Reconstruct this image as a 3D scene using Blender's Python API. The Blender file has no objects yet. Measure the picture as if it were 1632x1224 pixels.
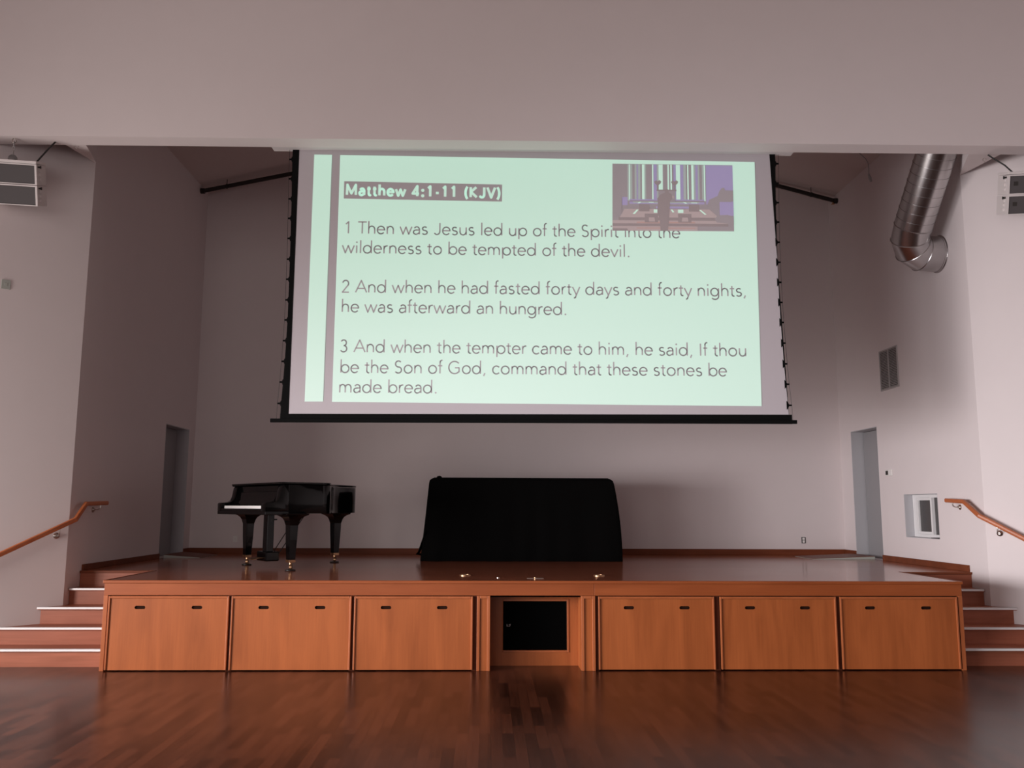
import bpy, bmesh, math, random
from mathutils import Vector, Matrix
random.seed(7)
S = bpy.context.scene
COL = S.collection

# ------------------------------------------------------------------ camera
CAM = Vector((-0.53519, -9.19963, 1.65516))
FPX, PITCH, YAW, ROLL = 1385.375, 0.140929, 0.0272261, 0.0037847
cd = bpy.data.cameras.new('camera')
cam = bpy.data.objects.new('camera', cd)
COL.objects.link(cam)
fw = Vector((math.sin(YAW)*math.cos(PITCH), math.cos(YAW)*math.cos(PITCH), math.sin(PITCH)))
r0 = Vector((math.cos(YAW), -math.sin(YAW), 0))
u0 = r0.cross(fw)
r1 = r0*math.cos(ROLL) + u0*math.sin(ROLL)
u1 = u0*math.cos(ROLL) - r0*math.sin(ROLL)
cam.matrix_world = Matrix(((r1.x, u1.x, -fw.x, CAM.x), (r1.y, u1.y, -fw.y, CAM.y), (r1.z, u1.z, -fw.z, CAM.z), (0, 0, 0, 1)))
cd.sensor_fit = 'HORIZONTAL'
cd.sensor_width = 36
cd.lens = FPX*36/1632
cd.clip_end = 100
S.camera = cam

# ------------------------------------------------------------------ world, light, exposure
w = bpy.data.worlds.new('world')
S.world = w
w.use_nodes = True
w.node_tree.nodes['Background'].inputs[0].default_value = (0.75, 0.8, 0.9, 1)
w.node_tree.nodes['Background'].inputs[1].default_value = 0.3
S.view_settings.view_transform = 'Standard'
S.view_settings.look = 'None'
S.view_settings.gamma = 1
S.view_settings.exposure = 0
S.view_settings.use_curve_mapping = False

def area(name, loc, direction, sx, sy, power, color):
    l = bpy.data.lights.new(name, 'AREA')
    l.shape = 'RECTANGLE'
    l.size, l.size_y, l.energy, l.color = sx, sy, power, color
    o = bpy.data.objects.new(name, l)
    COL.objects.link(o)
    o.location = loc
    o.rotation_euler = Vector(direction).to_track_quat('-Z', 'Y').to_euler()
    return o
# daylight from left glazed doors and rear windows, plus two added fills
area('left_door_daylight', (-7.9, -3.2, 1.35), (1, 0, 0), 2.8, 2.2, 325, (1.0, .925, .885))
o = area('left_door_skylight', (-7.9, -4.5, 1.7), (1, .40, -.2), 3.5, 2.2, 138, (1.0, .97, 1.0)); o.data.spread = math.radians(70)
o = area('left_rear_fill', (-7.9, -9.5, 1.5), (1, .7, 0), 4.0, 2.2, 84, (1.0, .975, 1.0)); o.data.spread = math.radians(60)  # unseen lamp added to brighten the right stage walls
area('rear_low_fill', (-2.0, -14.8, 1.4), (0, 1, 0), 8.0, 2.4, 85, (1.0, .88, .87))  # added low fill from behind the viewer, no doors known there
area('rear_window_daylight', (-5.0, -14.8, 3.5), (0, 1, 0), 5.0, 4.0, 146, (1.0, .94, .90))

# ------------------------------------------------------------------ helpers
ORG = {}
class MB:
    """collects faces and links them as one mesh object"""
    def __init__(s):
        s.v, s.f, s.mi, s.cur = [], [], [], 0
    def add(s, vs, fs):
        b = len(s.v)
        s.v += [tuple(v) for v in vs]
        for f in fs:
            s.f.append([b+i for i in f]); s.mi.append(s.cur)
    def box(s, x0, x1, y0, y1, z0, z1):
        s.add([(x0,y0,z0),(x1,y0,z0),(x1,y1,z0),(x0,y1,z0),(x0,y0,z1),(x1,y0,z1),(x1,y1,z1),(x0,y1,z1)],
              [(0,3,2,1),(4,5,6,7),(0,1,5,4),(1,2,6,5),(2,3,7,6),(3,0,4,7)])
        return s
    def prism(s, pts, a0, a1, axis='z'):
        """polygon extruded along an axis; z: pts=(x,y)  y: pts=(x,z)  x: pts=(y,z)"""
        def P(p, a):
            return (p[0], p[1], a) if axis == 'z' else (p[0], a, p[1]) if axis == 'y' else (a, p[0], p[1])
        n = len(pts)
        s.add([P(p, a0) for p in pts]+[P(p, a1) for p in pts],
              [list(range(n))[::-1], list(range(n, 2*n))]+[(i, (i+1) % n, n+(i+1) % n, n+i) for i in range(n)])
        return s
    def loft(s, rings, cap=True, closed=True):
        n = len(rings[0]); vs = [p for r in rings for p in r]; fs = []
        for k in range(len(rings)-1):
            for i in range(n if closed else n-1):
                j = (i+1) % n
                fs.append((k*n+i, k*n+j, (k+1)*n+j, (k+1)*n+i))
        if cap:
            fs.append(list(range(n))[::-1]); fs.append([(len(rings)-1)*n+i for i in range(n)])
        s.add(vs, fs); return s
    def tube(s, path, r, n=12, cap=True):
        P = [Vector(p) for p in path]; rings = []
        up = None
        for i, p in enumerate(P):
            t = ((P[i+1]-p).normalized() if i < len(P)-1 else Vector((0,0,0))) + ((p-P[i-1]).normalized() if i else Vector((0,0,0)))
            t.normalize()
            if up is None:
                up = Vector((0,0,1)) if abs(t.z) < .9 else Vector((1,0,0))
            a = t.cross(up).normalized(); b = a.cross(t).normalized(); up = b
            rr = r[i] if isinstance(r, (list, tuple)) else r
            k = 1.0
            if 0 < i < len(P)-1:
                c = (P[i+1]-p).normalized().dot((p-P[i-1]).normalized())
                k = 1/max(.5, math.sqrt((1+c)/2))
            rings.append([p+a*rr*math.cos(2*math.pi*j/n)*(k)+b*rr*math.sin(2*math.pi*j/n)*k for j in range(n)])
        return s.loft(rings, cap)
    def lathe(s, prof, c=(0,0,0), axis=(0,0,1), n=24):
        A = Vector(axis).normalized(); u = A.orthogonal().normalized(); v = A.cross(u); c = Vector(c)
        rings = [[c+A*h+(u*math.cos(2*math.pi*j/n)+v*math.sin(2*math.pi*j/n))*max(r, 1e-4) for j in range(n)] for r, h in prof]
        return s.loft(rings, True)
    def build(s, name, mat, parent=None, smooth=False, bevel=0, local=None, seg=2):
        org = Vector((0,0,0))
        if parent is not None:
            org, pl = ORG[parent.name]
            if pl: org = Vector((0,0,0))
        me = bpy.data.meshes.new(name)
        me.from_pydata([tuple(Vector(v)-org) for v in s.v], [], s.f)
        bm = bmesh.new(); bm.from_mesh(me)
        bmesh.ops.recalc_face_normals(bm, faces=bm.faces)
        bm.to_mesh(me); bm.free()
        for m in (mat if isinstance(mat, (list, tuple)) else [mat]): me.materials.append(m)
        if isinstance(mat, (list, tuple)) and len(me.polygons) == len(s.mi):
            for p, i in zip(me.polygons, s.mi): p.material_index = i
        if smooth:
            for p in me.polygons: p.use_smooth = True
        o = bpy.data.objects.new(name, me); COL.objects.link(o)
        if parent is not None:
            o.parent = parent; ORG[o.name] = ORG[parent.name]
        if bevel:
            b = o.modifiers.new('bevel', 'BEVEL'); b.width = bevel; b.segments = seg; b.limit_method = 'ANGLE'; b.angle_limit = math.radians(40)
        if smooth:
            try:
                bpy.context.view_layer.objects.active = o
                e = o.modifiers.new('split', 'EDGE_SPLIT'); e.split_angle = math.radians(35)
            except Exception: pass
        return o

def tag(o, label, cat, group=None, kind=None):
    o['label'] = label; o['category'] = cat
    if group: o['group'] = group
    if kind: o['kind'] = kind
    return o
def thing(name, label, cat, loc, rz=0, group=None):
    o = bpy.data.objects.new(name, None); COL.objects.link(o)
    o.location = loc; o.rotation_euler = (0, 0, rz); o.empty_display_size = .1
    ORG[o.name] = (Vector(loc), rz != 0)
    return tag(o, label, cat, group)
def struct(o, label=None, cat=None):
    o['kind'] = 'structure'
    if label: o['label'] = label
    if cat: o['category'] = cat
    return o

# ------------------------------------------------------------------ materials
def new_mat(name):
    m = bpy.data.materials.new(name); m.use_nodes = True
    return m, m.node_tree, m.node_tree.nodes['Principled BSDF']
def plain(name, col, rough=.6, metal=0, spec=.5, coat=0, noise=0, nscale=20, bump=0):
    m, t, b = new_mat(name)
    b.inputs['Base Color'].default_value = (*col, 1); b.inputs['Roughness'].default_value = rough
    b.inputs['Metallic'].default_value = metal; b.inputs['Specular IOR Level'].default_value = spec
    b.inputs['Coat Weight'].default_value = coat
    if noise or bump:
        tc = t.nodes.new('ShaderNodeTexCoord'); n = t.nodes.new('ShaderNodeTexNoise')
        n.inputs['Scale'].default_value = nscale; n.inputs['Detail'].default_value = 4
        t.links.new(tc.outputs['Object'], n.inputs['Vector'])
        if noise:
            r = t.nodes.new('ShaderNodeMix'); r.data_type = 'RGBA'
            r.inputs[6].default_value = (*[c*(1-noise) for c in col], 1); r.inputs[7].default_value = (*[min(1, c*(1+noise)) for c in col], 1)
            t.links.new(n.outputs['Fac'], r.inputs[0]); t.links.new(r.outputs[2], b.inputs['Base Color'])
        if bump:
            bp = t.nodes.new('ShaderNodeBump'); bp.inputs['Strength'].default_value = bump; bp.inputs['Distance'].default_value = .01
            t.links.new(n.outputs['Fac'], bp.inputs['Height']); t.links.new(bp.outputs['Normal'], b.inputs['Normal'])
    return m
def wood(name, c1, c2, grain='z', rough=.42, fine=26, coat=0, spec=.3):
    """stained veneer: stretched noise along the grain, shifted per object"""
    m, t, b = new_mat(name)
    tc = t.nodes.new('ShaderNodeTexCoord'); oi = t.nodes.new('ShaderNodeObjectInfo')
    mul = t.nodes.new('ShaderNodeVectorMath'); mul.operation = 'SCALE'; mul.inputs[0].default_value = (37, 53, 71)
    t.links.new(oi.outputs['Random'], mul.inputs['Scale'])
    addv = t.nodes.new('ShaderNodeVectorMath'); addv.operation = 'ADD'
    t.links.new(tc.outputs['Object'], addv.inputs[0]); t.links.new(mul.outputs[0], addv.inputs[1])
    def nz(sc, lo):
        mp = t.nodes.new('ShaderNodeMapping')
        k = {'x': (lo, sc, sc), 'y': (sc, lo, sc), 'z': (sc, sc, lo)}[grain]
        mp.inputs['Scale'].default_value = k
        n = t.nodes.new('ShaderNodeTexNoise'); n.inputs['Scale'].default_value = 1; n.inputs['Detail'].default_value = 5; n.inputs['Distortion'].default_value = .6
        t.links.new(addv.outputs[0], mp.inputs[0]); t.links.new(mp.outputs[0], n.inputs['Vector'])
        return n
    a, f = nz(5, .9), nz(fine*2.4, 2.0)
    mx = t.nodes.new('ShaderNodeMath'); mx.operation = 'MULTIPLY_ADD'; mx.inputs[1].default_value = .28
    hf = t.nodes.new('ShaderNodeMath'); hf.operation = 'MULTIPLY'; hf.inputs[1].default_value = .78
    t.links.new(a.outputs['Fac'], hf.inputs[0]); t.links.new(f.outputs['Fac'], mx.inputs[0]); t.links.new(hf.outputs[0], mx.inputs[2])
    cr = t.nodes.new('ShaderNodeValToRGB')
    cr.color_ramp.elements[0].position = .36; cr.color_ramp.elements[0].color = (*c1, 1)
    cr.color_ramp.elements[1].position = .68; cr.color_ramp.elements[1].color = (*c2, 1)
    t.links.new(mx.outputs[0], cr.inputs[0]); t.links.new(cr.outputs[0], b.inputs['Base Color'])
    b.inputs['Roughness'].default_value = rough; b.inputs['Coat Weight'].default_value = coat; b.inputs['Coat Roughness'].default_value = .2; b.inputs['Specular IOR Level'].default_value = spec
    return m
def planks(name, c1, c2, width, length, rough, along='y', spec=.5):
    m, t, b = new_mat(name)
    tc = t.nodes.new('ShaderNodeTexCoord'); mp = t.nodes.new('ShaderNodeMapping')
    if along == 'y': mp.inputs['Rotation'].default_value = (0, 0, math.pi/2)
    t.links.new(tc.outputs['Object'], mp.inputs[0])
    br = t.nodes.new('ShaderNodeTexBrick')
    br.inputs['Scale'].default_value = 1; br.inputs['Brick Width'].default_value = length; br.inputs['Row Height'].default_value = width
    br.inputs['Mortar Size'].default_value = .0012; br.inputs['Mortar Smooth'].default_value = .1; br.offset_frequency = 2; br.offset = .37
    br.inputs['Color1'].default_value = (0, 0, 0, 1); br.inputs['Color2'].default_value = (1, 1, 1, 1); br.inputs['Mortar'].default_value = (0, 0, 0, 1)
    t.links.new(mp.outputs[0], br.inputs['Vector'])
    g = t.nodes.new('ShaderNodeMapping'); g.inputs['Scale'].default_value = (2.2, 55, 55)
    t.links.new(mp.outputs[0], g.inputs[0])
    n = t.nodes.new('ShaderNodeTexNoise'); n.inputs['Scale'].default_value = 1; n.inputs['Detail'].default_value = 4
    t.links.new(g.outputs[0], n.inputs['Vector'])
    big = t.nodes.new('ShaderNodeTexNoise'); big.inputs['Scale'].default_value = .8; big.inputs['Detail'].default_value = 3
    t.links.new(tc.outputs['Object'], big.inputs['Vector'])
    ma = t.nodes.new('ShaderNodeMath'); ma.operation = 'MULTIPLY_ADD'; ma.inputs[1].default_value = .5
    sc = t.nodes.new('ShaderNodeMath'); sc.operation = 'MULTIPLY'; sc.inputs[1].default_value = .5
    t.links.new(n.outputs['Fac'], sc.inputs[0]); t.links.new(br.outputs['Color'], ma.inputs[0]); t.links.new(sc.outputs[0], ma.inputs[2])
    cr = t.nodes.new('ShaderNodeValToRGB')
    cr.color_ramp.elements[0].position = .15; cr.color_ramp.elements[0].color = (*c1, 1)
    cr.color_ramp.elements[1].position = .85; cr.color_ramp.elements[1].color = (*c2, 1)
    t.links.new(ma.outputs[0], cr.inputs[0])
    mo = t.nodes.new('ShaderNodeMix'); mo.data_type = 'RGBA'; mo.inputs[7].default_value = (*[c*.45 for c in c1], 1)
    t.links.new(br.outputs['Fac'], mo.inputs[0]); t.links.new(cr.outputs[0], mo.inputs[6]); t.links.new(mo.outputs[2], b.inputs['Base Color'])
    rr = t.nodes.new('ShaderNodeMapRange'); rr.inputs[3].default_value = rough*.8; rr.inputs[4].default_value = rough*1.25
    t.links.new(big.outputs['Fac'], rr.inputs[0]); t.links.new(rr.outputs[0], b.inputs['Roughness'])
    b.inputs['Specular IOR Level'].default_value = spec
    return m
def glow(name, base, em, strength=1.0):
    m, t, b = new_mat(name)
    b.inputs['Base Color'].default_value = (*base, 1); b.inputs['Roughness'].default_value = .9; b.inputs['Specular IOR Level'].default_value = .1
    b.inputs['Emission Color'].default_value = (*em, 1); b.inputs['Emission Strength'].default_value = strength
    return m

M = {}
M['paint'] = plain('white_wall_paint', (.74, .664, .662), .75, spec=.25, noise=.02, nscale=3, bump=.02)
M['ceil'] = plain('ceiling_paint', (.66, .57, .55), .85, spec=.2)
M['floor'] = planks('dark_hardwood_floor', (.008, .002, .001), (.088, .025, .0125), .083, .62, .24, spec=.38)
M['deck'] = planks('dark_stage_boards', (.31, .098, .052), (.44, .14, .075), .07, .9, .14, along='x', spec=.42)
M['panel'] = wood('orange_birch_veneer', (.275, .071, .0185), (.385, .104, .029), 'z')
M['rail_x'] = wood('orange_birch_rail', (.235, .054, .014), (.31, .078, .022), 'x')
M['trim'] = wood('orange_birch_moulding', (.31, .082, .026), (.40, .115, .04), 'z', rough=.36, coat=.08)
M['step'] = wood('red_oak_steps', (.25, .075, .04), (.40, .13, .075), 'x', rough=.4, spec=.25)
M['base'] = wood('red_brown_baseboard', (.13, .035, .015), (.20, .055, .024), 'x', rough=.45, spec=.15)
M['handrail'] = wood('varnished_handrail', (.38, .10, .035), (.52, .16, .06), 'y', rough=.33, coat=.05, spec=.3)
M['dark'] = plain('dark_recess_shade', (.022, .009, .006), .9, spec=.02)  # shade inside holes and bays put into the colour
M['gap'] = plain('dark_brown_gap', (.11, .032, .016), .7, spec=.1)  # darker red brown for the posts between the carts
M['black_gloss'] = plain('black_piano_lacquer', (.002, .002, .0022), .10, spec=.32)
M['black_satin'] = plain('black_satin_metal', (.008, .008, .008), .4)
M['cloth'] = plain('black_cover_cloth', (.0030, .0028, .0028), .95, spec=.05)
M['mask'] = plain('black_screen_border', (.004, .004, .004), .85, spec=.1)
M['grille'] = plain('black_speaker_foam', (.0015, .0015, .0015), .95, spec=.03)
M['fabric'] = plain('screen_fabric', (.55, .50, .53), .9, spec=.1)
M['slide'] = glow('lit_mint_slide', (.55, .50, .53), (.255, .49, .365))
M['housing'] = plain('white_screen_housing', (.74, .71, .71), .5)
M['nosing'] = plain('white_metal_nosing', (.80, .78, .78), .32, metal=.0, spec=.6)
M['steel'] = plain('galvanised_steel', (.52, .50, .50), .27, metal=1, noise=.12, nscale=9)
M['nickel'] = plain('satin_nickel', (.55, .50, .46), .28, metal=1)
M['brass'] = plain('brass', (.50, .30, .17), .35, metal=1)
M['door'] = plain('grey_door_paint', (.30, .29, .30), .5)
M['jamb'] = plain('grey_jamb_paint', (.48, .47, .49), .5)
M['white'] = plain('white_plastic', (.80, .77, .75), .4)
M['frame_white'] = plain('white_window_frame', (.80, .78, .78), .35)
M['glass'] = plain('dark_window_glass', (.055, .05, .05), .12, spec=.6)
M['greyplate'] = plain('grey_plate', (.42, .44, .40), .5)
M['slot'] = plain('dark_slot', (.03, .025, .022), .6)
M['vent'] = plain('grey_vent_metal', (.42, .39, .39), .5)
M['pipe'] = plain('black_iron_pipe', (.010, .007, .006), .5)
M['spk'] = plain('grey_speaker_grille', (.085, .075, .077), .7)
M['spkbox'] = plain('white_speaker_box', (.72, .66, .65), .5)
M['ivory'] = plain('white_keys', (.85, .82, .80), .25)
M['badge'] = plain('pale_badge', (.45, .42, .42), .5)

# ------------------------------------------------------------------ the setting
H, YB, YK = 5.3175, 5.10, 0.997       # half width and back of the stage alcove, corner of the splayed front walls
DK = 0.90                             # stage floor height
T = 0.25
# floor
struct(MB().box(-8.6, 8.6, -15.6, 2.0, -.12, 0).build('floor', M['floor']), 'dark red brown hardwood floor of the hall in front of the stage', 'floor')
# alcove side walls with their openings, solid behind
def side_wall(sg, name, holes):
    b = MB()
    # vertical strips between opening edges (y) from YK to YB+T
    ys = sorted({YK, YB+T} | {h[0] for h in holes} | {h[1] for h in holes})
    x0, x1 = (H, H+T) if sg > 0 else (-H-T, -H)
    for a, c in zip(ys, ys[1:]):
        hh = [h for h in holes if h[0] <= a+1e-6 and h[1] >= c-1e-6]
        z = 0.0
        for h in hh:
            b.box(x0, x1, a, c, z, h[2]) if h[2] > z else None
            z = h[3]
        b.box(x0, x1, a, c, z, 9.0)
    return struct(b.build(name, M['paint']))
LD = (3.81, 4.83, DK, 2.87); RD = (3.71, 4.66, DK, 2.885); RW = (2.055, 2.975, 1.263, 1.857)
struct(side_wall(-1, 'wall_left', [LD]), 'off white wall on the left side of the stage, with the doorway', 'wall')
struct(side_wall(1, 'wall_right', [RW, RD]), 'off white wall on the right side of the stage, with vent and window', 'wall')
struct(MB().box(-H-T, H+T, YB, YB+T, 0, 9).build('wall_back', M['paint']), 'off white wall at the back of the stage', 'wall')
for sg, nm in ((-1, 'left'), (1, 'right')):
    e = 2.62
    poly = [(sg*H, YK), (sg*(H+e), YK-e), (sg*(H+e+.25), YK-e+.25), (sg*(H+.25), YK+.25), (sg*(H), YK+.002)]
    struct(MB().prism(poly[:4], 0, 9).build('wall_front_'+nm, M['paint']), 'splayed off white wall beside the %s steps in front of the stage' % nm, 'wall')
# hall shell around the viewer
HX = H+2.62
b = MB()
x0, x1 = -HX-T, -HX
b.box(x0, x1, -15.2, -11.6, 0, 9).box(x0, x1, -7.4, -6.4, 0, 9).box(x0, x1, -1.75, -1.62, 0, 9)
for q in ((-11.6, -7.4), (-6.4, -1.75)): b.box(x0, x1, *q, 0, .2).box(x0, x1, *q, 2.8, 9)  # the rear opening is added to match the left rear fill lamp
struct(b.build('wall_hall_left', M['paint']), 'left side wall of the hall with low glazed doors', 'wall')
struct(MB().box(HX, HX+T, -15.2, -1.62, 0, 9).build('wall_hall_right', M['paint']), 'right side wall of the hall', 'wall')
b = MB()
for q in ((-HX, -7.5, 0, 9), (2.0, HX, 0, 9), (-7.5, 2.0, 5.5, 9), (-7.5, 2.0, 0, .2), (-2.5, 2.0, 2.6, 5.5), (-7.5, -6.0, .2, 2.6)):
    b.box(q[0], q[1], -15.2, -14.95, q[2], q[3])  # low opening added to match the rear fill lamp
struct(b.build('wall_hall_rear', M['paint']), 'rear wall of the hall with its windows and an added low opening', 'wall')
struct(MB().box(-HX-T, HX+T, -15.2, .4, 9, 9.15).build('ceiling', M['ceil']), 'flat ceiling of the hall', 'ceiling')
# header beam over the stage opening: slightly off square to the stage
ZB = 5.66
def yf(x): return -.085-.0114*x
b = MB(); b.prism([(-8, yf(-8)), (8, yf(8)), (8, yf(8)+.235), (-8, yf(-8)+.235)], ZB, 9.0)
struct(b.build('wall_front', M['paint']), 'broad off white header beam across the top of the stage opening', 'wall')
# soffit gussets running from the beam back to the alcove corners
for i, sg in enumerate((-1, 1)):
    yb = lambda x: yf(x)+.235
    xi_, xo_ = ((-5.067, -5.296), (4.911, 5.281))[i]
    pts = [(xi_, yb(xi_)-.01), (xo_, yb(xo_)-.01), (sg*(H+.005), YK), (sg*(H-.008), YK)]
    b = MB(); z1 = 9.0
    lo = [(p[0], p[1], ZB if k < 2 else 5.772) for k, p in enumerate(pts)]; hi = [(p[0], p[1], z1) for p in pts]
    b.loft([lo, hi])
    struct(b.build('trim_%d' % (i+1), M['paint']), 'tapered soffit piece joining the header beam to the %s stage corner' % ('left', 'right')[i], 'trim')
# gabled alcove ceiling
ZE, SL = 6.915, .245
b = MB(); zr = ZE+SL*H
b.prism([(-H-.2, ZE-.2*SL), (0, zr), (H+.2, ZE-.2*SL), (H+.2, ZE+.1), (0, zr+.15), (-H-.2, ZE+.1)], .3, YB+.1, 'y')
struct(b.build('ceiling_stage', M['ceil']), 'low pitched gable ceiling over the stage', 'ceiling')
# baseboards
bh, bt = .095, .02
def bb(name, lab, *boxes):
    m = MB()
    for q in boxes: m.box(*q)
    return struct(m.build(name, M['base'], bevel=.004), lab, 'baseboard')
bb('baseboard_back', 'red brown baseboard along the back wall of the stage', (-H, H, YB-bt, YB, DK, DK+bh))
bb('baseboard_left', 'red brown baseboard on the left stage wall', (-H, -H+bt, 1.39, LD[0], DK, DK+.07), (-H, -H+bt, LD[1], YB-bt, DK, DK+bh))
bb('baseboard_right', 'red brown baseboard on the right stage wall', (H-bt, H, 1.39, RD[0], DK, DK+.08), (H-bt, H, RD[1], YB-bt, DK, DK+bh))

# doors in their recesses
def door(n, sg, D, side):
    y0, y1, z0, z1 = D
    t = thing('door_%d' % n, 'tall grey door set back in a grey jamb in the %s stage wall' % side, 'door', (sg*H, (y0+y1)/2, z0)); t['kind'] = 'structure'
    xi = sg*(H+.185)
    b = MB(); b.box(*sorted((xi, xi+sg*.05)), y0+.01, y1-.035, z0+.006, z1-.02); b.build('door_leaf', M['door'], t, bevel=.003)
    b = MB()
    for q in ((y0-.0, y0+.012), (y1-.012, y1)):
        b.box(*sorted((sg*(H+.001), sg*(H+.248))), q[0], q[1], z0, z1)
    b.box(*sorted((sg*(H+.001), sg*(H+.248))), y0+.012, y1-.012, z1-.012, z1)
    b.build('door_jamb', M['jamb'], t)
    b = MB(); b.box(*sorted((xi+sg*.05, xi+sg*.058)), y0, y1, z0, z1); b.build('door_gap_shade', M['dark'], t)  # near-black sheet behind the leaf, shade of the door gap as colour
    b = MB(); b.lathe([(.027, 0), (.027, .008), (.011, .012), (.011, .045), (.026, .055), (.03, .07), (.02, .085), (0, .088)], (xi, y0+.12, z0+1.0), (-sg, 0, 0), 20)
    b.build('door_handle', M['nickel'], t, smooth=True)
    return t
door(1, -1, LD, 'left'); door(2, 1, RD, 'right')
# small window in the right wall
t = thing('window_1', 'small white framed sliding window recessed in the right stage wall', 'window', (H, 2.515, 1.263)); t['kind'] = 'structure'
y0, y1, z0, z1 = RW; xi = H+.12
b = MB()
b.box(H+.001, H+.23, y0, y0+.008, z0+.008, z1-.008).box(H+.001, H+.23, y1-.008, y1, z0+.008, z1-.008).box(H+.001, H+.23, y0, y1, z1-.008, z1).box(H+.001, H+.23, y0, y1, z0, z0+.008)
b.build('window_reveal', M['jamb'], t)
zb_, zt_ = z0+.05, z1-.05
b = MB()
for q in ((2.865, y1-.009, z0+.009, z1-.009), (2.45, 2.49, zb_, zt_), (y0+.009, y0+.03, z0+.009, z1-.009), (y0+.03, 2.865, zt_, z1-.009), (y0+.03, 2.865, z0+.009, zb_)):
    b.box(xi, xi+.05, *q)
b.build('window_frame', M['frame_white'], t)
b = MB()
for q in ((2.832, 2.862, zb_+.002, zt_-.002), (2.492, 2.832, zb_+.002, zb_+.035), (2.492, 2.832, zt_-.035, zt_-.002)):
    b.box(xi+.004, xi+.03, *q)
b.build('sliding_sash', M['frame_white'], t)
MB().box(xi+.032, xi+.036, 2.49, 2.85, z0+.05, z1-.05).build('window_pane', M['glass'], t)
MB().box(xi+.040, xi+.044, y0+.03, 2.45, z0+.05, z1-.05).build('window_pane', M['glass'], t)
MB().box(H+.006, xi-.002, y0+.012, 2.3, z0+.0085, z0+.016).build('window_track', M['dark'], t)

# ------------------------------------------------------------------ stage
XL, XR = -4.443, 4.443
st = thing('stage', 'low wooden stage with dark polished floor and orange panelled front', 'stage', (0, 0, 0))
YL = 1.385
deck = [(XL, .012), (XR, .012), (XR, YL), (H-.002, YL), (H-.002, YB-.002), (-H+.002, YB-.002), (-H+.002, YL), (XL, YL)]
MB().prism(deck, DK-.03, DK).build('stage_floor', M['deck'], st)
MB().box(XL-.012, XR+.012, -.016, .014, DK-.028, DK+.002).build('edge_moulding', M['rail_x'], st, bevel=.005)
for sg in (-1, 1):
    MB().box(*sorted((sg*4.432, sg*4.456)), .014, YL, DK-.03, DK+.003).build('edge_moulding', M['base'], st, bevel=.003)
MB().box(XL, .575, 0, .03, .752, DK-.028).build('fascia_board', M['rail_x'], st, bevel=.002)
MB().box(.577, XR, 0, .03, .752, DK-.028).build('fascia_board', M['rail_x'], st, bevel=.002)
for sg in (-1, 1):
    MB().box(*sorted((sg*4.40, sg*4.443)), -.002, .03, 0, .752).build('end_post', M['trim'], st, bevel=.003)
    MB().box(*sorted((sg*4.425, sg*4.443)), .03, YL+.0, 0, DK-.03).build('side_panel', M['panel'], st)
# cart bay insides, their shade put in the colour, and partition posts in the gaps
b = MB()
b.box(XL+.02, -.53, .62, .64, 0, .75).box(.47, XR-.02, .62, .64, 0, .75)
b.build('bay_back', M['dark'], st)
for x in (-3.158, -1.91, -.66, .597, 1.854, 3.122):
    MB().box(x-.03, x+.03, .028, .6, 0, .752).build('bay_partition', M['gap'], st)
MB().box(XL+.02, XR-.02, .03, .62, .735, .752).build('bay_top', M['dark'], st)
# niche in the middle
nx0, nx1, nd = -.50, .436, .30
def pilaster(x0, x1):
    o = MB().box(x0, x1, .002, .03, 0, .745).build('pilaster', M['panel'], st, bevel=.002)
    m = MB()
    m.box(x0-.003, x0+.028, -.012, .004, 0, .75).box(x1-.028, x1+.003, -.012, .004, 0, .75).box(x0+.028, x1-.028, -.012, .004, .722, .75)
    m.build('pilaster_moulding', M['trim'], o, bevel=.004)
pilaster(-.634, -.503); pilaster(.443, .582)
b = MB(); b.box(nx0-.012, nx0, .028, nd+.02, 0, .75); b.build('niche_side', M['panel'], st)
b = MB(); b.box(nx1, nx1+.012, .028, nd+.02, 0, .75); b.build('niche_side', M['panel'], st)
MB().box(nx0, nx1, .03, nd+.02, .735, .752).build('niche_top', M['rail_x'], st)
ox0, ox1, oz0, oz1 = -.362, .318, .158, .665
b = MB(); b.box(nx0, ox0, nd, nd+.02, 0, .735).box(ox1, nx1, nd, nd+.02, 0, .735).box(ox0, ox1, nd, nd+.02, 0, oz0).box(ox0, ox1, nd, nd+.02, oz1, .735)
b.build('niche_back', M['panel'], st)
b = MB(); f = .022
b.box(ox0-f*.3, ox0, nd-.008, nd+.012, oz0-f, oz1+f).box(ox1, ox1+f, nd-.008, nd+.012, oz0-f, oz1+f).box(ox0, ox1, nd-.008, nd+.012, oz0-f, oz0).box(ox0, ox1, nd-.008, nd+.012, oz1, oz1+f)
b.build('niche_moulding', M['trim'], st, bevel=.005)
# subwoofer in the niche opening
sw = thing('subwoofer', 'black subwoofer with foam grille in the niche under the stage', 'speaker', (-.02, .6, .14))
MB().box(-.40, .36, .36, .9, .14, .69).build('cabinet', M['black_satin'], sw, bevel=.006)
MB().box(-.385, .345, .335, .36, .145, .685).build('speaker_grille', M['grille'], sw, bevel=.004)
MB().box(-.5, .5, .36, .95, .10, .14).build('shelf', M['dark'], st)

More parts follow.
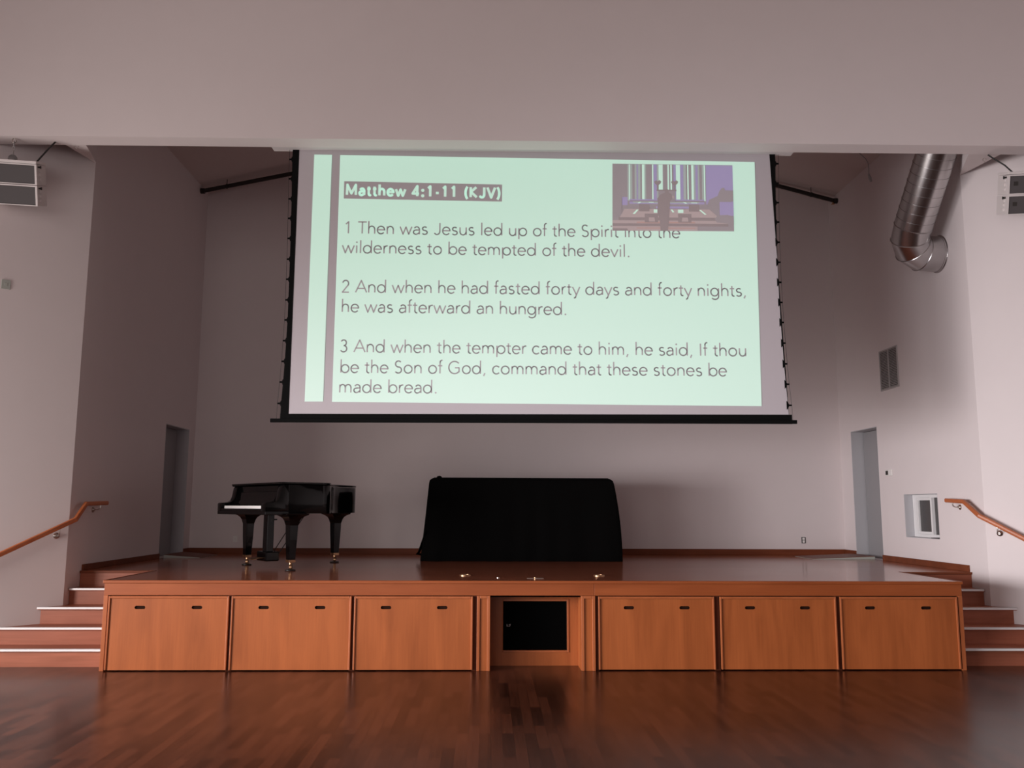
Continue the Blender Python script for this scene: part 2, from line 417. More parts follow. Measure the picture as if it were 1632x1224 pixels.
# six storage carts behind the front panels
def slot_panel(name, w, h, t, holes, mat, parent, loc):
    cu = bpy.data.curves.new(name, 'CURVE'); cu.dimensions = '2D'; cu.fill_mode = 'BOTH'; cu.extrude = t/2
    def sp(pts):
        s = cu.splines.new('POLY'); s.points.add(len(pts)-1); s.use_cyclic_u = True
        for p, q in zip(s.points, pts): p.co = (q[0], q[1], 0, 1)
    sp([(-w/2, 0), (w/2, 0), (w/2, h), (-w/2, h)])
    for cx, cz in holes: sp(pill(cx, cz))
    o = bpy.data.objects.new(name, cu); COL.objects.link(o)
    me = bpy.data.meshes.new_from_object(o); bpy.data.objects.remove(o)
    for v in me.vertices: v.co = Vector((v.co.x, v.co.z, v.co.y))+Vector(loc)
    me.materials.clear(); me.materials.append(mat)
    bm = bmesh.new(); bm.from_mesh(me); bmesh.ops.recalc_face_normals(bm, faces=bm.faces); bm.to_mesh(me); bm.free()
    o = bpy.data.objects.new(name, me); COL.objects.link(o); o.parent = parent; ORG[o.name] = ORG[parent.name]
    return o
def pill(cx, cz, hw=.054, r=.0165, n=8):
    pts = []
    for k in range(n+1): a = -math.pi/2+math.pi*k/n; pts.append((cx+hw-r+r*math.cos(a), cz+r*math.sin(a)))
    for k in range(n+1): a = math.pi/2+math.pi*k/n; pts.append((cx-hw+r+r*math.cos(a), cz+r*math.sin(a)))
    return pts
carts = [(-4.39, -3.17, (-4.072, -3.496)), (-3.146, -1.923, (-2.82, -2.245)), (-1.896, -.678, (-1.572, -.995)),
         (.617, 1.825, (.935, 1.515)), (1.883, 3.102, (2.20, 2.777)), (3.143, 4.385, (3.462, 4.055))]
order = ['storage cart front at the far left of the stage beside the left steps', 'second storage cart front from the left steps, below the piano',
         'storage cart front just left of the central niche', 'storage cart front just right of the central niche',
         'second storage cart front from the right steps', 'storage cart front at the far right of the stage beside the right steps']
for (x0, x1, hs), lab in zip(carts, order):
    cx = (x0+x1)/2; wd = x1-x0
    c = thing('storage_cart', 'orange wooden '+lab, 'storage cart', (cx, .0, .012), 0, 'storage carts under the stage')
    hl = [(h-cx, .63-.012) for h in hs]
    ORG[c.name] = (Vector((cx, 0, .012)), True)
    slot_panel('front_panel', wd-.03, .715, .016, hl, M['panel'], c, (0, .008, 0))
    b = MB(); tw, tt = .019, .013
    b.box(-wd/2, -wd/2+tw, -tt, .016, 0, .732).box(wd/2-tw, wd/2, -tt, .016, 0, .732).box(-wd/2+tw, wd/2-tw, -tt, .016, .709, .732)
    b.build('front_moulding', M['trim'], c, bevel=.0045)
    for hx, hz in hl:
        b = MB(); o_, i_ = pill(hx, hz), pill(hx, hz, .05, .0125)
        b.loft([[(p[0], .0005, p[1]) for p in o_], [(p[0], .014, p[1]) for p in o_], [(p[0], .012, p[1]) for p in i_]], cap=False)
        b.add([(p[0], .0142, p[1]) for p in o_], [list(range(len(o_)))])
        b.build('hand_hole_shade', M['dark'], c)  # dark cup fills the hole, its shade put in the colour
    MB().box(-wd/2+.045, wd/2-.045, .02, .58, .03, .69).build('cart_box', M['dark'], c)  # coloured near-black to paint the shade seen through the hand holes

# ------------------------------------------------------------------ steps at both ends
NY, TR, RH = .225, .29, .18
def wall_x(y): return H+(YK-y) if y < YK else H
for sg, side in ((-1, 'left'), (1, 'right')):
    s = thing('staircase', 'wooden steps with white nosings up the %s end of the stage' % side, 'stairs', (sg*5.0, .2, 0))
    xi = 4.446
    for k in range(4):
        y0 = NY+TR*k; z = RH*(k+1); y1 = y0+TR+.03
        ys = [y0, y1] if not (y0 < YK < y1) else [y0, YK, y1]
        e = .004
        pts = [(sg*xi, y0)]+[(sg*(wall_x(y)-e), y) for y in ys]+[(sg*xi, y1)]
        MB().prism(pts, z-.028, z).build('tread', M['step'], s, bevel=.004)
        yr = y0+.028
        ys = [yr, yr+.02]
        pts = [(sg*xi, yr)]+[(sg*(wall_x(y)-e), y) for y in ys]+[(sg*xi, yr+.02)]
        MB().prism(pts, z-RH, z-.028).build('riser', M['step'], s)
        ob = .012
        pts = [(sg*(xi+.008), y0-ob)]+[(sg*(wall_x(y)-.018), y) for y in (y0-ob, y0+.03)]+[(sg*(xi+.008), y0+.03)]
        b = MB().prism(pts, z+.0005, z+.004)
        pts = [(sg*(xi+.008), y0-ob)]+[(sg*(wall_x(y)-.018), y) for y in (y0-ob, y0-.001)]+[(sg*(xi+.008), y0-.001)]
        b.prism(pts, z-.019, z+.004)
        b.build('nosing_strip', M['nosing'], s, bevel=.0015)
    MB().box(*sorted((sg*xi, sg*(H-.004))), YL-.022, YL-.002, .72, DK-.001).build('riser', M['step'], s)
    MB().box(*sorted((sg*xi, sg*(H-.004))), YL-.045, YL-.022, DK-.026, DK+.001).build('landing_edge', M['base'], s, bevel=.004)

# ------------------------------------------------------------------ handrails
def oval(path, w, h, n=12):
    P = [Vector(p) for p in path]; rings = []
    for i, p in enumerate(P):
        t = Vector((0,0,0))
        if i < len(P)-1: t += (P[i+1]-p).normalized()
        if i: t += (p-P[i-1]).normalized()
        t.normalize(); a = t.cross(Vector((0,0,1))).normalized(); u = a.cross(t).normalized()
        k = 1
        if 0 < i < len(P)-1: k = 1/math.sqrt((1+(P[i+1]-p).normalized().dot((p-P[i-1]).normalized()))/2)
        ring = []
        for j in range(n):
            an = 2*math.pi*(j+.5)/n; c, s_ = math.cos(an), math.sin(an)
            ring.append(p+a*(w/2)*math.copysign(abs(c)**.6, c)+u*(h/2)*k*math.copysign(abs(s_)**.6, s_))
        rings.append(ring)
    return MB().loft(rings)
rails = {-1: [(-5.22, 1.735, 1.690), (-5.22, 1.172, 1.677), (-5.228, .965, 1.500), (-6.12, .073, .885)],
         1: [(5.22, 1.66, 1.762), (5.22, 1.253, 1.745), (5.228, .962, 1.580), (6.1, .09, .884)]}
brk = {-1: [((-5.407, .907, 1.318), 1), ((-H, 1.577, 1.609), 0)], 1: [((5.423, .892, 1.377), 1), ((H, 1.518, 1.678), 0)]}
for sg, side in ((-1, 'left'), (1, 'right')):
    p = rails[sg]
    r = thing('handrail', 'varnished wooden handrail climbing the %s stage steps on metal brackets' % side, 'handrail', p[0])
    oval(p, .045, .052).build('rail', M['handrail'], r, smooth=True)
    for (q, spl) in brk[sg]:
        q = Vector(q); n = Vector((-sg, -1, 0)).normalized() if spl else Vector((-sg, 0, 0))
        rp = q+n*.092
        # height of the rail above the bracket
        A, B = (p[2], p[3]) if spl else (p[1], p[0])
        A, B = Vector(A), Vector(B)
        dd = (B-A); tt = ((rp-A).dot(Vector((dd.x, dd.y, 0))))/(dd.x**2+dd.y**2); zt = (A+dd*tt).z-.03
        m = MB().lathe([(.034, 0), (.034, .006), (.02, .014), (.013, .02), (.013, .03), (.001, .031)], q, n, 20)
        o = m.build('rail_bracket', M['nickel'], r, smooth=True)
        path = [q+n*.02, q+n*.06, q+n*.085+Vector((0,0,.012)), rp+Vector((0,0,.03)), Vector((rp.x, rp.y, zt+.008))]
        MB().tube(path, .007, 10).build('bracket_arm', M['nickel'], o, smooth=True)

# ------------------------------------------------------------------ projection screen
TH = -.013
ps = thing('projection_screen', 'large pull-down projection screen showing a mint green slide of scripture verses', 'projection screen', (0, .34, ZB), TH)
def sz(z): return z-ZB
b = MB(); b.box(-3.03, 2.957, -.16, .05, sz(5.712), sz(5.90)); b.build('housing', M['housing'], ps, bevel=.006)
FX0, FX1, FZ0, FZ1 = -2.730, 2.745, 2.672, 5.74
b = MB()
b.add([(-2.729, 0, sz(5.712)), (2.694, 0, sz(5.712)), (2.797, 0, sz(2.683)), (-2.731, 0, sz(2.662)), (-2.729, .004, sz(5.712)), (2.694, .004, sz(5.712)), (2.797, .004, sz(2.683)), (-2.731, .004, sz(2.662))],
      [(0,1,2,3),(7,6,5,4),(0,4,5,1),(1,5,6,2),(2,6,7,3),(3,7,4,0)])
b.build('screen_fabric', M['fabric'], ps)
# black border with scalloped tab-tensioned edges
Lt = [(-2.803,5.712),(-2.805,5.597),(-2.801,5.364),(-2.794,5.125),(-2.792,4.895),(-2.788,4.659),(-2.786,4.417),(-2.785,4.184),(-2.784,3.946),(-2.784,3.717),(-2.790,3.481),(-2.796,3.248),(-2.806,3.016),(-2.818,2.778),(-2.822,2.6)]
Rt = [(2.760,5.712),(2.760,5.599),(2.752,5.364),(2.746,5.131),(2.742,4.899),(2.739,4.661),(2.738,4.425),(2.739,4.191),(2.742,3.958),(2.748,3.727),(2.757,3.490),(2.765,3.254),(2.777,3.024),(2.790,2.788),(2.800,2.6)]
def lerp(a, b_, t): return a+(b_-a)*t
def strip(outer, xin, name):
    m = MB(); n = len(outer)
    for k in range(n-1):
        (xa, za), (xb, zb) = outer[k], outer[k+1]
        m.add([(xa, -.003, sz(za)), (xin(za), -.003, sz(za)), (xin(zb), -.003, sz(zb)), (xb, -.003, sz(zb)), (xa, .005, sz(za)), (xin(za), .005, sz(za)), (xin(zb), .005, sz(zb)), (xb, .005, sz(zb))],
              [(0,1,2,3),(7,6,5,4),(0,3,7,4),(1,5,6,2)])
    return m.build(name, M['mask'], ps)
strip(Lt, lambda z: lerp(-2.731, -2.729, (z-2.66)/3.05), 'black_border')
strip(Rt, lambda z: lerp(2.797, 2.694, (z-2.68)/3.03), 'black_border')
# widen right border near bottom where fabric meets it
b = MB(); b.add([(-2.822, -.004, sz(2.664)), (2.83, -.004, sz(2.684)), (2.83, -.004, sz(2.58)), (-2.822, -.004, sz(2.57)), (-2.822, .006, sz(2.664)), (2.83, .006, sz(2.684)), (2.83, .006, sz(2.58)), (-2.822, .006, sz(2.57))],
                [(0,1,2,3),(7,6,5,4),(0,4,5,1),(1,5,6,2),(2,6,7,3),(3,7,4,0)])
b.build('black_border', M['mask'], ps)
b = MB(); b.loft([[(x, y, sz(z+dz)) for y, dz in ((-.014,-.02),(.014,-.02),(.014,.022),(-.014,.022))] for x, z in ((-2.928, 2.589), (2.883, 2.602))])
b.build('bottom_bar', M['mask'], ps, bevel=.004)
def tabs(outer, sg, out):
    for k, (x, z) in enumerate(out):
        xe = outer[k+1][0]
        m = MB(); x_in = xe-sg*.015
        pts = [(x_in, z+.05), (xe+sg*.004, z+.03), (xe+sg*.012, z+.011), (x+sg*.008, z+.009), (x+sg*.008, z-.008), (xe+sg*.012, z-.010), (xe+sg*.004, z-.03), (x_in, z-.05)]
        m.prism([(a, sz(c)) for a, c in pts], -.0025, .0045, 'y')
        m.build('tension_tab', M['mask'], ps)
tabsL = [(-2.833,5.597),(-2.831,5.364),(-2.824,5.125),(-2.821,4.895),(-2.816,4.659),(-2.814,4.417),(-2.813,4.184),(-2.812,3.946),(-2.812,3.717),(-2.820,3.481),(-2.826,3.248),(-2.838,3.016),(-2.852,2.778)]
tabsR = [(2.791,5.599),(2.783,5.364),(2.777,5.131),(2.772,4.899),(2.768,4.661),(2.767,4.425),(2.768,4.191),(2.771,3.958),(2.777,3.727),(2.786,3.490),(2.796,3.254),(2.809,3.024),(2.827,2.788)]
tabs(Lt, -1, tabsL); tabs(Rt, 1, tabsR)
for tb, sg in ((tabsL, -1), (tabsR, 1)):
    pts = [(tb[0][0]+sg*.006, .001, sz(5.712))]+[(x+sg*.006, .001, sz(z)) for x, z in tb]+[(tb[-1][0]+sg*.012, .001, sz(2.60))]
    MB().tube(pts, .0018, 6).build('tension_cord', M['pipe'], ps)
# projected slide
def flat(m, pts, y): m.add([(x, y, sz(z)) for x, z in pts], [list(range(len(pts)))])
b = MB()
flat(b, [(-2.555, 5.656), (-2.352, 5.655), (-2.357, 2.802), (-2.560, 2.801)], -.0035)
flat(b, [(-2.258, 5.654), (2.518, 5.616), (2.496, 2.777), (-2.259, 2.799)], -.0035)
b.build('projected_slide', M['slide'], ps)

# stroke lettering (monoline geometric sans)
def A(cx, cy, rx, ry, a0, a1, n=None):
    n = n or max(4, int(abs(a1-a0)/14))
    return [(cx+rx*math.cos(math.radians(a0+(a1-a0)*k/n)), cy+ry*math.sin(math.radians(a0+(a1-a0)*k/n))) for k in range(n+1)]
XH, AS, CP = .442, .742, .682
G = {
 ' ': (.272, []), 'l': (.225, [[(.112, 0), (.112, AS)]]), 'i': (.225, [[(.112, 0), (.112, XH)], 'd.112,.63']),
 'o': (.592, [A(.296, .222, .222, .222, 0, 360)]),
 'n': (.540, [[(.092, XH), (.092, 0)], A(.268, .255, .176, .187, 180, 0)+[(.444, 0)]]),
 'h': (.540, [[(.092, AS), (.092, 0)], A(.268, .255, .176, .187, 180, 0)+[(.444, 0)]]),
 'u': (.540, [[(.448, XH), (.448, 0)], [(.092, XH)]+A(.268, .187, .176, .187, 180, 360)]),
 'm': (.815, [[(.092, XH), (.092, 0)], A(.247, .275, .155, .167, 180, 0)+[(.402, 0)], A(.560, .275, .158, .167, 180, 0)+[(.718, 0)]]),
 'r': (.335, [[(.092, XH), (.092, 0)], A(.262, .245, .17, .197, 180, 75)]),
 'd': (.611, [A(.278, .222, .218, .222, 0, 360), [(.513, 0), (.513, AS)]]),
 'b': (.611, [A(.333, .222, .218, .222, 0, 360), [(.098, 0), (.098, AS)]]),
 'p': (.611, [A(.333, .222, .218, .222, 0, 360), [(.098, -.2), (.098, XH)]]),
 'g': (.611, [A(.278, .222, .218, .222, 0, 360), [(.513, XH), (.513, 0)]+A(.295, -.01, .218, .19, 0, -145)]),
 'e': (.547, [[(.060, .235), (.482, .235)]+A(.272, .222, .212, .222, 4, 322)]),
 'a': (.508, [[(.416, 0), (.416, .27)]+A(.262, .275, .154, .167, 0, 150), [(.416, .255), (.27, .252)]+A(.215, .124, .145, .126, 85, 290)+[(.36, .055), (.416, .12)]]),
 's': (.440, [A(.222, .335, .13, .107, 38, 270)+A(.218, .114, .15, .114, 88, -148)]),
 't': (.328, [[(.15, .585)]+[(.15, .11)]+A(.245, .105, .095, .105, 180, 295), [(.025, XH-.012), (.285, XH-.012)]]),
 'f': (.298, [[(.13, 0), (.13, .61)]+A(.235, .615, .105, .125, 180, 72), [(.02, XH-.012), (.262, XH-.012)]]),
 'c': (.485, [A(.272, .222, .212, .222, 42, 318)]),
 'w': (.745, [[(.028, XH), (.205, 0), (.372, XH-.02), (.540, 0), (.717, XH)]]),
 'v': (.478, [[(.028, XH), (.239, 0), (.450, XH)]]),
 'y': (.478, [[(.028, XH), (.245, 0)], [(.450, XH), (.21, -.12)]+A(.135, -.09, .09, .105, -30, -105)]),
 '1': (.556, [[(.306, 0), (.306, CP), (.145, .54)]]),
 '2': (.556, [A(.272, .505, .172, .177, 168, -32)+[(.095, .0), (.475, .0)]]),
 '3': (.556, [A(.262, .52, .152, .162, 155, -90), A(.262, .182, .182, .178, 92, -152)]),
 'T': (.566, [[(.03, CP), (.536, CP)], [(.283, 0), (.283, CP)]]),
 'J': (.500, [[(.395, CP), (.395, .19)]+A(.225, .19, .17, .19, 0, -150)]),
 'A': (.700, [[(.03, 0), (.35, CP), (.670, 0)], [(.14, .225), (.56, .225)]]),
 'S': (.530, [A(.265, .512, .165, .17, 36, 268)+A(.262, .172, .185, .172, 90, -150)]),
 'G': (.778, [A(.395, .341, .33, .345, 42, 318)+[(.655, .10), (.655, .325), (.42, .325)]]),
 'I': (.262, [[(.131, 0), (.131, CP)]]), '.': (.275, ['d.137,.022']), ',': (.275, [[(.16, .045), (.085, -.125)]]),
 '-': (.36, [[(.07, .24), (.29, .24)]]), ':': (.30, ['d.15,.03', 'd.15,.40']),
 '(': (.32, [A(.52, .29, .38, .53, 128, 232)]), ')': (.32, [A(-.20, .29, .38, .53, 52, -52)]),
 'K': (.62, [[(.11, 0), (.11, CP)], [(.52, CP), (.13, .36), (.56, 0)]]), 'V': (.64, [[(.04, CP), (.32, 0), (.60, CP)]]),
 'M': (.86, [[(.1, 0), (.12, CP), (.43, .10), (.74, CP), (.76, 0)]]), '4': (.56, [[(.40, 0), (.40, CP), (.06, .17), (.53, .17)]]),
 'R': (.62, [[(.1, 0), (.1, CP), (.3, CP)]+A(.3, .52, .17, .16, 90, -90)+[(.1, .36)], [(.3, .36), (.52, 0)]]),
 'C': (.70, [A(.395, .341, .33, .345, 42, 318)]), 'F': (.54, [[(.1, 0), (.1, CP), (.48, CP)], [(.1, .35), (.44, .35)]]),
}
def text_faces(m, s, x0, x1, zl, zr, scale, hw, y, put, track=0.0):
    """monoline text from x0 to x1, its baseline going from zl to zr"""
    adv = [G[c][0]+track for c in s]; total = sum(adv)-.06
    kx = (x1-x0)/total; pen = -.03
    def P(gx, gz):
        xx = x0+(gx)*kx; return put(xx, lerp(zl, zr, (xx-x0)/(x1-x0))+gz*scale, y)
    hx = hw*scale/kx; n = 10
    def disc(gx, gz, r=1.0, nn=n):
        m.add([P(gx+hx*r*math.cos(2*math.pi*k/nn), gz+hw*r*math.sin(2*math.pi*k/nn)) for k in range(nn)], [list(range(nn))])
    for c, a in zip(s, adv):
        for stv in G[c][1]:
            if isinstance(stv, str):
                dx, dz = map(float, stv[1:].split(',')); disc(pen+dx+track/2, dz, 1.35); continue
            pts = [(pen+q[0]+track/2, q[1]) for q in stv]
            for (ax, az), (bx, bz) in zip(pts, pts[1:]):
                wx, wz = (bx-ax)*kx/scale, bz-az; L = math.hypot(wx, wz)
                if L < 1e-6: continue
                ox, oz = -wz/L*hx, wx/L*hw
                m.add([P(ax+ox, az+oz), P(bx+ox, bz+oz), P(bx-ox, bz-oz), P(ax-ox, az-oz)], [(0, 1, 2, 3)])
            for q in pts[1:-1]: disc(*q, 1.0, 8)
        pen += a
put_s = lambda x, z, y: (x, y, sz(z))
FS = .2
lines = [('1 Then was Jesus led up of the Spirit into the', -2.190, 1.635, 4.723, 4.700),
         ('wilderness to be tempted of the devil.', -2.199, 1.063, 4.495, 4.473),
         ('2 And when he had fasted forty days and forty nights,', -2.196, 2.373, 4.039, 4.025),
         ('he was afterward an hungred.', -2.190, .342, 3.813, 3.797),
         ('3 And when the tempter came to him, he said, If thou', -2.195, 2.349, 3.358, 3.339),
         ('be the Son of God, command that these stones be', -2.185, 2.120, 3.126, 3.112),
         ('made bread.', -2.190, -1.098, 2.904, 2.902)]
for s_, xa, xb, za, zb in lines:
    m = MB(); text_faces(m, s_, xa, xb, za, zb, FS, .0375, -.0050, put_s); m.build('projected_text_line', M['fabric'], ps)
b = MB(); flat(b, [(-2.203, 5.340), (-.397, 5.316), (-.398, 5.113), (-2.201, 5.133)], -.0045)
b.build('title_highlight', M['fabric'], ps)
m = MB(); text_faces(m, 'Matthew 4:1-11 (KJV)', -2.185, -.405, 5.178, 5.158, 0.176, .083, -.0060, put_s, .095); m.build('projected_title', M['slide'], ps)
# inset video picture
IM = [M['fabric'], glow('lit_violet', (.55, .50, .53), (.035, .025, .165)), M['slide'], glow('lit_tan', (.55, .50, .53), (.10, .06, .045)),
      plain('dim_brown_picture', (.50, .43, .44), .9, spec=.1), glow('lit_pale', (.55, .50, .53), (.06, .13, .10)), glow('lit_orange', (.55, .48, .48), (.12, .02, .0))]
ix = lambda s_, t_: (lerp(lerp(.872, 2.259, s_), lerp(.862, 2.253, s_), t_), lerp(lerp(5.580, 5.573, s_), lerp(4.779, 4.783, s_), t_))
b = MB(); lay = [0]
def q(mi, *pts):
    b.cur = mi; lay[0] += 1
    flat(b, [ix(*p) for p in pts], -.0058-.00004*lay[0])
def rq(mi, s0, s1, t0, t1): q(mi, (s0, t0), (s1, t0), (s1, t1), (s0, t1))
rq(0, 0, 1, 0, 1)
rq(1, .775, 1, .005, .60); rq(1, .075, .125, .5, .62)
rnd = random.Random(3)
s0 = .125
for wd, mi in ((.012,5),(.01,2),(.018,5),(.02,0),(.016,5),(.012,1),(.02,5),(.012,0),(.022,2),(.012,5),(.02,0),(.03,0),(.012,2),(.028,1),(.014,5),(.036,2),(.022,0),(.016,0),(.014,2),(.01,0),(.014,2),(.012,0),(.02,1),(.036,2),(.026,1),(.022,5),(.01,0),(.012,2),(.022,0),(.02,2),(.014,5),(.02,1),(.014,5),(.02,0),(.016,5),(.012,2)):
    if s0+wd > .775: break
    rq(mi, s0, s0+wd-.001, .006, .55); s0 += wd
# stage platforms, monitors, steps
rq(1, .14, .76, .53, .60); rq(4, .14, .76, .55, .565)
rq(5, .17, .72, .565, .585); rq(0, .13, .78, .60, .645); rq(1, .36, .64, .635, .665)
q(3, (.10, .675), (.80, .675), (.88, .80), (.06, .80)); rq(0, 0, .08, .5, .75); q(0, (0, .74), (.045, .76), (.07, .87), (0, .9))
rq(4, .05, .95, .80, .845); rq(3, .0, 1, .845, .89); rq(4, 0, .95, .89, .93); rq(3, 0, .7, .93, 1.0); rq(6, .2, .68, .865, .885); rq(6, .2, .68, .95, .965)
rq(4, .22, .305, .60, .71); rq(4, .63, .715, .60, .71)
rq(4, .265, .375, .745, .875); rq(4, .54, .65, .745, .875); q(3, (.30, .80), (.345, .80), (.35, .86), (.30, .86)); q(3, (.575, .80), (.62, .80), (.625, .86), (.57, .86))
q(2, (.20, .685), (.215, .685), (.185, .75), (.165, .75)); q(2, (.715, .685), (.73, .685), (.775, .75), (.76, .755)); rq(2, .34, .37, .68, .73); rq(2, .54, .585, .68, .73); q(2, (.48, .68), (.495, .68), (.51, .72), (.495, .725))
q(2, (.22, .57), (.24, .57), (.225, .59), (.205, .59)); q(2, (.58, .57), (.60, .57), (.62, .59), (.60, .59)); rq(2, .30, .34, .57, .58); rq(2, .65, .70, .575, .585)
# pulpit with two flower stands, dark masses at the sides
rq(4, .365, .53, .385, .405); rq(0, .38, .52, .405, .57); rq(3, .44, .51, .475, .515)
for cx in (.375, .515):
    rq(4, cx-.006, cx+.006, .31, .385)
    q(4, (cx-.03, .265), (cx-.012, .245), (cx, .26), (cx+.014, .24), (cx+.03, .262), (cx+.022, .295), (cx, .325), (cx-.02, .3))
q(0, (.0, .5), (.08, .5), (.075, .64), (.07, .75), (0, .75))
q(0, (.80, .53), (.87, .47), (.885, .40), (.905, .35), (.925, .345), (.935, .385), (1, .385), (1, .55), (.88, .6), (.78, .62))
rq(1, .885, 1, .56, .77); q(0, (.84, .82), (.87, .76), (.95, .755), (1, .78), (1, .9), (.86, .87)); q(4, (.0, .965), (.12, .965), (.13, 1), (0, 1))
# standing speaker figure, seen small and dark in the picture
q(4, (.432, .43), (.437, .385), (.45, .37), (.463, .385), (.468, .43), (.49, .45), (.495, .52), (.475, .56), (.47, .72), (.465, .85), (.455, 1.0), (.395, 1.0), (.39, .85), (.37, .72), (.375, .58), (.37, .52), (.395, .46))
b.build('projected_video_inset', IM, ps)

# ------------------------------------------------------------------ grand piano
KZ = DK
pn = thing('grand_piano', 'black lacquered grand piano with closed lid and brass castered legs on the stage', 'piano', (-3.266, 1.898, KZ), math.atan2(-.794, .607))
def catmull(P, n=6, closed=False):
    out = []; N = len(P)
    for i in range(N if closed else N-1):
        p = [P[(i+k-1) % N] if closed else P[min(max(i+k-1, 0), N-1)] for k in range(4)]
        for j in range(n):
            t = j/n
            out.append(tuple(.5*((2*p[1][d])+(-p[0][d]+p[2][d])*t+(2*p[0][d]-5*p[1][d]+4*p[2][d]-p[3][d])*t*t+(-p[0][d]+3*p[1][d]-3*p[2][d]+p[3][d])*t**3) for d in range(2)))
    if not closed: out.append(P[-1])
    return out
bent = catmull([(.75, .16), (.75, .28), (.738, .39), (.665, .49), (.50, .585), (.30, .69), (.10, .82), (-.05, .97), (-.16, 1.12), (-.24, 1.26), (-.345, 1.385), (-.48, 1.46), (-.62, 1.48), (-.72, 1.43), (-.75, 1.3)], 5)
rim = [(-.75, -.10), (.75, -.10)]+bent
MB().prism(rim, .672, 1.012).build('case', M['black_gloss'], pn, smooth=True, bevel=.004)
MB().prism([(-.75, -.385), (.75, -.385), (.75, -.09), (-.75, -.09)], .655, .70).build('key_bed', M['black_gloss'], pn, bevel=.006)
for sg in (-1, 1):
    # cheek with its S-shaped shoulder, extruded across the arm's width
    prof = [(-.29, .70), (-.585, .70), (-.585, .785), (-.575, .800), (-.50, .803), (-.455, .812), (-.425, .835), (-.405, .875), (-.395, .93), (-.385, .985), (-.37, 1.012), (-.29, 1.012)]
    MB().prism([(v+.2, z) for v, z in prof], *sorted((sg*.75, sg*.625)), axis='x').build('cheek', M['black_gloss'], pn, smooth=True, bevel=.004)
MB().box(-.625, .625, -.385, -.355, .70, .728).build('key_slip', M['black_gloss'], pn, bevel=.004)
b = MB()
for k in range(52):
    x = -.61+1.22*k/52; b.box(x+.0006, x+1.22/52-.0006, -.348, -.20, .71, .762)
kb = b.build('keyboard', M['ivory'], pn)
b = MB()
for k in range(51):
    if (k+5) % 7 in (2, 6): continue
    x = -.61+1.22*(k+1)/52; b.box(x-.006, x+.006, -.30, -.20, .762, .774)
b.build('black_keys', M['black_satin'], kb)
MB().prism([(-.205, .70), (-.20, .80), (-.175, .84), (-.16, .93), (-.14, .94), (-.13, .94), (-.13, .70)], -.625, .625, 'x').build('fallboard', M['black_gloss'], pn, smooth=True)
MB().box(-.62, .62, -.145, -.09, .93, 1.005).build('front_rail', M['black_gloss'], pn, bevel=.004)
def off(poly, d):
    cx = sum(p[0] for p in poly)/len(poly); cy = sum(p[1] for p in poly)/len(poly)
    return [(p[0]+d*(1 if p[0] > cx else -1)*min(1, abs(p[0]-cx)/.3), p[1]+d*(1 if p[1] > cy else -1)*min(1, abs(p[1]-cy)/.3)) for p in poly]
lid = off([(-.75, .18), (.75, .18)]+bent[1:], .014)
MB().prism(lid, 1.020, 1.042).build('lid', M['black_gloss'], pn, smooth=True, bevel=.005)
MB().box(-.765, .765, -.205, .178, 1.020, 1.042).build('front_lid', M['black_gloss'], pn, bevel=.005)
MB().box(-.752, -.735, -.2, 1.0, 1.008, 1.024).build('hinge', M['black_satin'], pn)
def leg(u, v, z1):
    b = MB(); sq = lambda w_, d_, z_: [(u-w_, v-d_, z_), (u+w_, v-d_, z_), (u+w_, v+d_, z_), (u-w_, v+d_, z_)]
    prof = [(.17, z1), (.165, z1-.018), (.15, z1-.022), (.125, z1-.034), (.098, z1-.055), (.080, z1-.085), (.070, z1-.12), (.064, z1-.14), (.058, .36), (.046, .128)]
    b.loft([sq(w_, w_*.82, z_) for w_, z_ in prof][::-1])
    L = b.build('leg', M['black_gloss'], pn, bevel=.003)
    MB().loft([sq(.048, .04, .098), sq(.050, .042, .130)]).build('brass_ferrule', M['brass'], L, bevel=.002)
    c = MB(); c.lathe([(.018, 0), (.018, .05)], (u, v, .058), (0,0,1), 14); c.lathe([(.012, -.016), (.034, -.014), (.034, .014), (.012, .016)], (u+.012, v, .043), (.6, .8, 0), 20)
    c.build('caster', M['brass'], L, smooth=True)
    MB().lathe([(.055, 0), (.064, .004), (.062, .012), (.045, .016), (.04, .010), (.001, .010)], (u, v, .0005), (0,0,1), 24).build('caster_cup', M['black_satin'], L, smooth=True)
leg(-.654, 0, .672); leg(.654, 0, .672); leg(-.46, 1.16, .672)
b = MB(); b.box(-.245, -.075, .0, .13, .645, .675); b.box(-.225, -.095, .02, .11, .19, .65)
ly = b.build('pedal_lyre', M['black_gloss'], pn, bevel=.006)
MB().box(-.30, -.02, -.02, .16, .075, .195).build('pedal_box', M['black_gloss'], ly, bevel=.014, seg=3)
for k in range(3):
    u = -.21+.05*k
    MB().loft([[(u-w_, v, z), (u+w_, v, z), (u+w_, v, z+.010), (u-w_, v, z+.010)] for w_, v, z in ((.010, -.02, .112), (.010, -.07, .110), (.018, -.11, .100), (.018, -.15, .092))]).build('pedal', M['brass'], ly, bevel=.003)
for sg in (-1, 1):
    MB().tube([(-.16+sg*.09, .16, .15), (-.16+sg*.11, .52, .672)], .006, 8).build('lyre_rod', M['black_satin'], ly)
MB().box(.02, .075, .02, .07, .585, .602).build('knee_block', M['black_satin'], ly)

